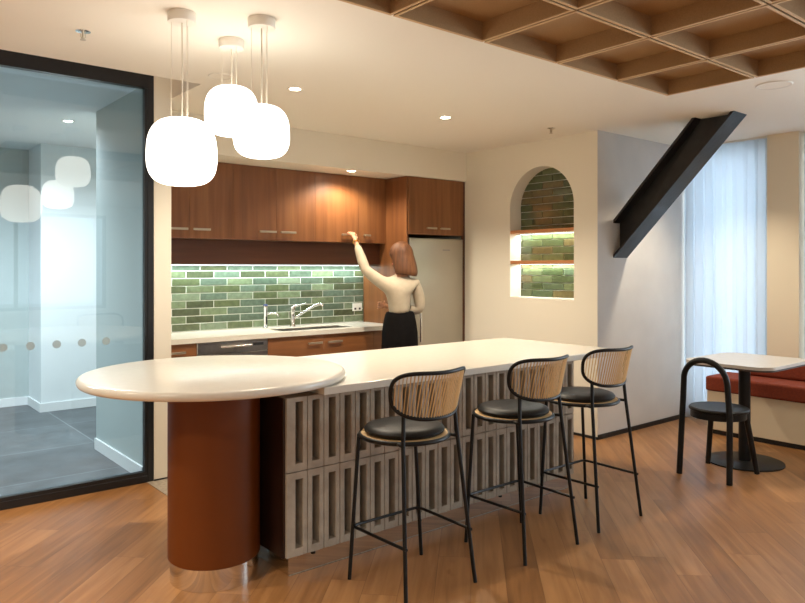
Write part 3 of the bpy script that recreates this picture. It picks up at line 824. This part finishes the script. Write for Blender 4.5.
# ------------------------------------------------------------------ bar stools
def make_stool(loc, label):
    t = thing('bar_stool', label, 'stool', (0, 0, 0), 'black bar stools at the island')
    sz = .685; sr = .212; sc = (0, .055)
    ring = [(sc[0] + sr * cos(2 * pi * i / 48), sc[1] + sr * sin(2 * pi * i / 48), sz) for i in range(48)]
    obj('seat_ring', tube(ring, .0105, closed=True, seg=10), 'black_metal', t)
    obj('seat_webbing', lathe([(0, sz - .002), (sr - .004, sz - .002), (sr - .004, sz + .010), (0, sz + .010)], sc[0], sc[1], 48), 'cane', t, 'natural woven seat base')
    cr = .192
    obj('seat_cushion', lathe([(0, sz + .0105), (cr - .012, sz + .0105), (cr, sz + .020), (cr + .002, sz + .030), (cr - .008, sz + .042), (cr - .035, sz + .050), (.08, sz + .053), (0, sz + .053)], sc[0], sc[1], 48), 'leather', t, 'round black leather seat pad')
    # back frame: rounded oval bent round the sitter
    B0 = (0, .05); BR = .262; zc_ = .905; hz = .106; hp = radians(54)
    def bp(p, z, dr=0):
        q = BR + dr + .2 * (z - zc_)
        return (q * sin(p) + B0[0], B0[1] - q * cos(p), z)
    n = 72; loop = []
    def outline(a):
        ex = 2 / 2.6
        c, s = cos(a), sin(a)
        return hp * abs(c) ** ex * (1 if c > 0 else -1), abs(s) ** ex * (1 if s > 0 else -1)
    def zshape(p, s):
        k = p / hp
        return zc_ + hz * s + (.040 * k * k * s if s > 0 else 0)
    for i in range(n):
        p, s = outline(2 * pi * i / n)
        loop.append(bp(p, zshape(p, s)))
    obj('backrest_frame', tube(loop, .0095, closed=True, seg=10), 'black_metal', t)
    bm = BM(); ns = 31
    for layer, (dr, sl) in enumerate(((.0028, .09), (-.0028, .085))):
        for i in range(1, ns):
            p = -hp * .985 + 2 * hp * .985 * i / ns
            k = abs(p) / hp
            h = max(0, 1 - k ** 2.6) ** (1 / 2.6)
            if h < .1: continue
            pb, pt = p - sl * h / 2, p + sl * h / 2
            zb, zt = zshape(p, -h), zshape(p, h)
            pts = [bp(pb + (pt - pb) * q, zb + (zt - zb) * q, dr) for q in (0, .5, 1)]
            add_tube(bm, pts, .0021, seg=5)
    obj('backrest_weave', bm, 'cane', t, 'natural cord strung backrest')
    # legs
    fx = .205
    for s in (-1, 1):
        obj('leg', tube([(s * .175, .185, sz), (s * .226, .192, 0.001)], .0095, seg=10), 'black_metal', t)
        obj('leg', tube([(s * .157, -.128, .82), (s * .167, -.138, sz), (s * .212, -.212, 0.001)], .0095, seg=10), 'black_metal', t)
    for s in (-1, 1):
        obj('seat_strut', tube([(s * .158, -.085, sz), (s * .167, -.136, sz)], .0085, seg=8), 'black_metal', t)
    z = .25
    fr = (.207, .190); rr = (.198, -.200)
    bm = BM()
    add_tube(bm, [(-rr[0], rr[1], z), (-fr[0] - .001, fr[1] - .03, z), (-fr[0] + .006, fr[1] - .004, z), (-fr[0] + .03, fr[1] + .004, z),
                  (fr[0] - .03, fr[1] + .004, z), (fr[0] - .006, fr[1] - .004, z), (fr[0] + .001, fr[1] - .03, z), (rr[0], rr[1], z)], .0075, seg=8)
    obj('footrest', bm, 'black_metal', t)
    t.location = loc; t['label'] = label
    return t
st = make_stool((2.165, 2.56, 0), 'black bar stool with cord back, nearest the round table')
dup(st, (2.915, 2.535, 0), 'black bar stool with cord back, the middle one of three')
dup(st, (3.565, 2.56, 0), 'black bar stool with cord back, farthest right by the island end')

# ------------------------------------------------------------------ cafe corner
ct = thing('cafe_table', 'pale topped cafe table on a black column beside the bench', 'table', (5.44, 2.50, 0))
def rsq(cx, cy, hx, hy, r, n=10):
    P = []
    for qx, qy, a0 in ((1, 1, 0), (-1, 1, pi / 2), (-1, -1, pi), (1, -1, 3 * pi / 2)):
        for i in range(n + 1):
            a = a0 + pi / 2 * i / n
            P.append((cx + qx * (hx - r) + r * cos(a), cy + qy * (hy - r) + r * sin(a)))
    return P
obj('tabletop', prism(rsq(5.585, 2.55, .40, .335, .13), .742, .765), 'table_lam', ct, 'pale top')
obj('top_edge', prism(rsq(5.585, 2.55, .395, .33, .13), .728, .7418), 'table_edge', ct, 'dark underside')
obj('column', lathe([(0, .015), (.042, .015), (.042, .7275), (0, .7275)], 5.44, 2.50, 28), 'black_metal', ct)
obj('base', lathe([(0, .001), (.275, .001), (.275, .010), (.265, .014), (0, .016)], 5.44, 2.50, 56), 'black_metal', ct, 'flat round black base')

ch = thing('cafe_chair', 'black chair with hooped back and round seat at the cafe table', 'chair', (5.0, 2.48, 0))
cy = 2.478
def arch_pt(w, z, x): return (x, cy + w, z)
P = []
P.append((4.775, cy + .182, .001)); P.append((4.800, cy + .172, .45))
za = .675; R = .158
P.append((4.798, cy + .165, .55))
for i in range(0, 17):
    a = pi * i / 16
    P.append((4.795 - .02 * sin(a), cy + R * cos(a), za + R * sin(a)))
P.append((4.798, cy - .165, .55)); P.append((4.800, cy - .172, .45)); P.append((4.775, cy - .182, .001))
obj('back_hoop', tube(P, .0205, seg=14), 'black_metal', ch, 'bent hoop that is both back and rear legs')
obj('seat', lathe([(0, .455), (.195, .455), (.203, .463), (.203, .474), (.195, .482), (.15, .480), (0, .476)], 4.995, cy, 48), 'leather', ch, 'round seat')
obj('seat_rail', lathe([(.165, .41), (.187, .41), (.187, .4545), (.165, .4545)], 4.985, cy, 48), 'black_metal', ch)
for s in (-1, 1):
    obj('leg', tube([(5.135, cy + s * .125, .44), (5.19, cy + s * .182, .001)], .017, seg=12, r_list=[.021, .018]), 'black_metal', ch)

bt = thing('bench_seat', 'built in bench with cream base and rust orange cushions', 'bench', (6.4, 1.9, 0))
obj('base', box(6.13, 6.53, .8, 3.15, .045, .385, .002, 1), 'bench_base', bt)
obj('kick_board', box(6.16, 6.54, .82, 3.13, .001, .044), 'skirt_black', bt)
obj('seat_cushion', box(6.115, 6.53, .8, 3.16, .386, .515, .018, 3), 'orange_fabric', bt)
obj('back_cushion', box(6.43, 6.53, .8, 2.98, .516, .66, .025, 3), 'orange_fabric', bt)

# ------------------------------------------------------------------ the woman
def skin_mesh(name, verts, edges, radii, sub=2, root=0):
    me = bpy.data.meshes.new(name + '_cage'); me.from_pydata(verts, edges, []); me.update()
    o = bpy.data.objects.new(name + '_cage', me); COL.objects.link(o)
    o.modifiers.new('skin', 'SKIN'); 
    if not me.skin_vertices: 
        bpy.context.view_layer.objects.active = o
    for i, r in enumerate(radii):
        me.skin_vertices[0].data[i].radius = r if isinstance(r, tuple) else (r, r)
        me.skin_vertices[0].data[i].use_root = (i == root)
    o.modifiers['skin'].use_smooth_shade = True
    s = o.modifiers.new('sub', 'SUBSURF'); s.levels = sub; s.render_levels = sub
    bpy.context.view_layer.update()
    dg = bpy.context.evaluated_depsgraph_get()
    m2 = bpy.data.meshes.new_from_object(o.evaluated_get(dg))
    bm = BM(); bm.from_mesh(m2)
    bpy.data.objects.remove(o); bpy.data.meshes.remove(m2)
    for f in bm.faces: f.smooth = True
    return bm

PX, PY = 4.135, 5.06
pw = thing('person', 'woman seen from behind in cream top and black skirt reaching for a cupboard handle', 'person', (PX, PY, 0))
class Sk:
    def __init__(s): s.v = []; s.e = []; s.r = []
    def add(s, p, r, parent=None):
        s.v.append(p); s.r.append(r)
        if parent is not None: s.e.append((parent, len(s.v) - 1))
        return len(s.v) - 1
    def chain(s, pts, parent):
        for p, r in pts: parent = s.add(p, r, parent)
        return parent
S = Sk()
HX, HY = 4.165, 5.075      # head axis
pel = S.add((PX, PY, .95), (.155, .105))
wai = S.add((PX - .005, PY + .005, 1.08), (.118, .088), pel)
che = S.add((PX - .01, PY + .01, 1.24), (.140, .098), wai)
upc = S.add((PX, PY + .01, 1.345), (.105, .07), che)
nek = S.add((HX - .01, HY - .01, 1.42), .05, upc)
nk2 = S.add((HX - .012, HY + .0, 1.475), .049, nek)
fd = Vector((-.77, .64, 0)); lf = Vector((-.64, -.77, 0))
hd = S.add((HX, HY, 1.55), (.070, .080), nk2)
hd2 = S.add((HX, HY, 1.625), (.074, .084), hd)
S.add((HX, HY, 1.675), (.055, .06), hd2)
# nose and chin
S.add(tuple(Vector((HX, HY, 1.555)) + fd * .088), .012, hd)
# left arm raised to the handle at (3.93, 5.53, 1.80)
shl = S.add((3.985, 5.085, 1.325), .052, upc)
elb = Vector((3.885, 5.255, 1.46)); wri = Vector((3.905, 5.43, 1.715))
a = S.chain([((3.935, 5.165, 1.385), .045), (tuple(elb), .037), (tuple(elb.lerp(wri, .4)), .035), (tuple(wri), .023)], shl)
palm = S.chain([((3.908, 5.462, 1.765), (.026, .016)), ((3.910, 5.482, 1.790), (.024, .013))], a)
for k, (dx, L) in enumerate(((-.030, .95), (-.010, 1.06), (.010, 1.0), (.028, .82))):
    b0 = Vector((3.910 + dx, 5.490, 1.800))
    S.chain([(tuple(b0), .0085), (tuple(b0 + Vector((0, .028 * L, .022 * L))), .0082), (tuple(b0 + Vector((0, .050 * L, .010 * L))), .0078), (tuple(b0 + Vector((0, .052 * L, -.010 * L))), .007)], palm)
S.chain([((3.945, 5.475, 1.768), .0095), ((3.962, 5.500, 1.778), .009), ((3.958, 5.522, 1.785), .0078)], palm - 1)
# right arm, elbow bent with the forearm across the front
shr = S.add((4.300, 5.045, 1.325), .052, upc)
b = S.chain([((4.340, 5.03, 1.22), .045), ((4.355, 5.03, 1.085), .037), ((4.27, 5.16, 1.08), .034), ((4.15, 5.235, 1.11), .023)], shr)
p2 = S.chain([((4.095, 5.245, 1.125), (.014, .026)), ((4.07, 5.245, 1.13), (.012, .024))], b)
for k, dz in enumerate((.028, .010, -.008, -.025)):
    b0 = Vector((4.055, 5.243, 1.13 + dz))
    S.chain([(tuple(b0), .0085), (tuple(b0 + Vector((-.03, -.004, 0))), .008), (tuple(b0 + Vector((-.05, -.020, -.004))), .0075)], p2)
S.chain([((4.09, 5.225, 1.155), .0095), ((4.07, 5.21, 1.17), .0085)], p2 - 1)
# legs and feet
for s in (-1, 1):
    hx = PX + s * .085
    S.chain([((hx, PY, .86), .088), ((hx, PY + .01, .50), .056), ((hx, PY - .01, .30), .050), ((hx, PY - .015, .09), .033), ((hx, PY - .01, .045), .036), ((hx + s * .012, PY + .08, .030), .029), ((hx + s * .016, PY + .15, .022), .021)], pel)
body = obj('body', skin_mesh('body', S.v, S.e, S.r), 'skin', pw)
# facial features (head turned to the left)
hc = Vector((HX, HY, 1.555))
for s in (-1, 1):
    bm = BM(); c = hc + fd * .070 + lf * (s * .030) + Vector((0, 0, .022)); add_sphere(bm, c, .011, .011, .008, 10, 8); obj('eye', bm, 'eye', pw)
bm = BM(); c = hc + fd * .074 + Vector((0, 0, -.038)); add_sphere(bm, c, .016, .016, .006, 10, 8); obj('mouth', bm, 'lip', pw)
# bob hair
bm = BM(); nu, nv = 40, 18
hd_c = Vector((HX, HY, 1.60))
rows = []
for j in range(nv + 1):
    q = j / nv; row = []
    for i in range(nu):
        a = 2 * pi * i / nu
        d = fd * cos(a) + lf * sin(a)
        front = max(0, cos(a))
        if q < .5:
            th = q / .5 * pi / 2
            rr = .112 * sin(th); zz = 1.605 + .125 * cos(th)
        else:
            k = (q - .5) / .5
            low = .185 - .13 * max(0, cos(a) - .45) / .55
            rr = .112 + .022 * sin(k * pi * .6) * (1 - front); zz = 1.605 - k * low
            if cos(a) > .55: rr -= .030 * min(1, (cos(a) - .55) / .3) * k
            if k > .85: rr -= .015 * (k - .85) / .15
        jit = 1 + .018 * sin(a * 17 + 2 * q) + .012 * sin(a * 31)
        p = hd_c + d * rr * jit; p.z = zz
        # the bob swings back and down at the nape
        back = max(0, -cos(a)) * max(0, q - .4)
        p -= fd * back * .035; p.z -= back * .03
        row.append(bm.verts.new(p))
    rows.append(row)
for A_, B_ in zip(rows, rows[1:]):
    for i in range(nu):
        a = 2 * pi * (i + .5) / nu
        f = bm.faces.new((A_[i], A_[(i + 1) % nu], B_[(i + 1) % nu], B_[i])); f.smooth = True
bmesh.ops.remove_doubles(bm, verts=bm.verts, dist=1e-5)
h = obj('hair', bm, 'hair', pw, 'chin length auburn brown bob')
mod = h.modifiers.new('thickness', 'SOLIDIFY'); mod.thickness = .012; mod.offset = -1
# top
T = Sk()
t0 = T.add((PX, PY, 1.045), (.150, .108)); t1 = T.add((PX - .005, PY + .005, 1.10), (.150, .106), t0)
t2 = T.add((PX - .01, PY + .01, 1.24), (.172, .118), t1); t3 = T.add((PX, PY + .01, 1.345), (.125, .085), t2)
T.add((HX - .008, HY - .012, 1.405), .066, t3)
s1 = T.add((3.985, 5.085, 1.325), .066, t3)
T.chain([((3.935, 5.165, 1.385), .060), (tuple(elb), .052), (tuple(elb.lerp(wri, .4)), .050), (tuple(elb.lerp(wri, .93)), .034)], s1)
s2 = T.add((4.300, 5.045, 1.325), .066, t3)
T.chain([((4.342, 5.03, 1.22), .060), ((4.358, 5.03, 1.082), .052), ((4.27, 5.16, 1.08), .047), ((4.165, 5.228, 1.108), .033)], s2)
obj('knit_top', skin_mesh('knit_top', T.v, T.e, T.r), 'blouse', pw, 'cream long sleeved top')
# skirt
bm = BM(); prof = [(.136, .104, 1.075), (.148, .116, 1.05), (.168, .130, .97), (.182, .142, .88), (.186, .148, .75), (.180, .148, .60), (.172, .145, .50)]
rows = [[bm.verts.new((PX + rx * cos(2 * pi * i / 40) * (1 + .012 * sin(i * 1.9 + z * 6)), PY + ry * sin(2 * pi * i / 40), z)) for i in range(40)] for rx, ry, z in prof]
for A_, B_ in zip(rows, rows[1:]):
    for i in range(40):
        f = bm.faces.new((A_[i], A_[(i + 1) % 40], B_[(i + 1) % 40], B_[i])); f.smooth = True
bm.faces.new(rows[0]); bm.faces.new(rows[-1])
obj('skirt', bm, 'skirt', pw, 'black skirt')
for s in (-1, 1):
    bm = BM(); hx = PX + s * .085
    add_sphere(bm, (hx + s * .010, PY + .06, .036), .047, .135, .035, 20, 12)
    bmesh.ops.bisect_plane(bm, geom=list(bm.verts) + list(bm.edges) + list(bm.faces), plane_co=(0, 0, .004), plane_no=(0, 0, -1), clear_outer=True)
    obj('shoe', bm, 'skirt', pw, 'black shoe')
d = (wri - elb).normalized(); u = d.cross(Vector((0, 0, 1))).normalized(); w = d.cross(u)
c = wri + d * .012
obj('bracelet', tube([c + (u * cos(2 * pi * i / 28) + w * sin(2 * pi * i / 28)) * .029 for i in range(28)], .006, closed=True, seg=8), 'gold', pw, 'gold bracelet on the raised wrist')

# ------------------------------------------------------------------ lights
def area(name, loc, rot, sx, sy, power, col, spread=None):
    l = bpy.data.lights.new(name, 'AREA'); l.shape = 'RECTANGLE'; l.size = sx; l.size_y = sy; l.energy = power; l.color = col
    if spread: l.spread = spread
    o = bpy.data.objects.new(name, l); o.location = loc; o.rotation_euler = rot; COL.objects.link(o); return o
def spot(name, loc, power, col=(1, .87, .69), ang=110, blend=.8, size=.05):
    l = bpy.data.lights.new(name, 'SPOT'); l.energy = power; l.color = col; l.spot_size = radians(ang); l.spot_blend = blend; l.shadow_soft_size = size
    o = bpy.data.objects.new(name, l); o.location = loc; COL.objects.link(o); return o
COOL = (.86, .93, 1.0)
# daylight through the windows
area('daylight_curtain', (7.25, 3.23, 1.4), (0, radians(90), 0), 2.6, .9, 65, COOL)
area('daylight_right', (7.25, -.3, 1.4), (0, radians(90), 0), 2.6, 5.4, 480, COOL)
area('daylight_front', (1.9, -5.0, 1.7), (radians(90), 0, 0), 4.6, 1.8, 20, COOL)
# downlights with fittings, then added fill spots
for x, y, l in DL: spot('downlight_and_fill_lamp', (x, y, zc(x) - .03), 120, ang=130)
spot('downlight_and_fill_lamp', (3.77, 5.32, ZS - .03), 42, ang=155, blend=.5)
for x, y, p in ((-.6, 3.9, 260), (-.6, 2.4, 260), (.3, .9, 120), (1.4, -.8, 60), (3.0, -.8, 40), (4.6, -.6, 50), (5.6, 1.4, 50), (5.75, 2.95, 80)): spot('downlight_and_fill_lamp', (x, y, zc(x) - .03), p)  # added fill spots that brighten the room, no fittings above them
for x, y in ((1.66, 6.60), (.2, 6.6), (-1.2, 6.6)): spot('cool_downlight_and_fill_lamp', (x, y, 2.72), 180, (.88, .96, 1), 165)  # first one has a fitting, the other two are added unseen fill
# strip lights
area('strip_lamp', (3.14, YB - .10, 1.500), (0, 0, 0), 2.4, .03, 12, (.86, 1, .97))
area('strip_lamp', (XN + ND - .04, NC, 1.803), (0, 0, 0), .02, .70, 3.0, (.92, 1, 1))
area('strip_lamp', (XN + ND - .04, NC, 1.511), (0, 0, 0), .02, .70, 3.0, (.92, 1, 1))

w = bpy.data.worlds.new('sky'); SC.world = w; w.use_nodes = True
w.node_tree.nodes['Background'].inputs['Color'].default_value = (.75, .86, 1, 1)
w.node_tree.nodes['Background'].inputs['Strength'].default_value = .8

# ------------------------------------------------------------------ camera
cam = bpy.data.cameras.new('camera'); co = bpy.data.objects.new('camera', cam); COL.objects.link(co)
cam.sensor_fit = 'HORIZONTAL'; cam.sensor_width = 36
cam.lens = 706 / 805 * 36
cam.shift_y = -(301.5 - 268) / 805
co.location = (0, 0, 1.48)
co.rotation_euler = (radians(90), 0, radians(50.53 - 90))
cam.clip_start = .05
SC.camera = co
vs_ = SC.view_settings
vs_.view_transform = 'Standard'; vs_.look = 'None'; vs_.exposure = 0.28; vs_.gamma = 1.0; vs_.use_curve_mapping = False
SC.cycles.max_bounces = 8; SC.cycles.diffuse_bounces = 5; SC.cycles.glossy_bounces = 4; SC.cycles.transparent_max_bounces = 12
SC.cycles.sample_clamp_indirect = 6.0
SC.cycles.use_denoising = True
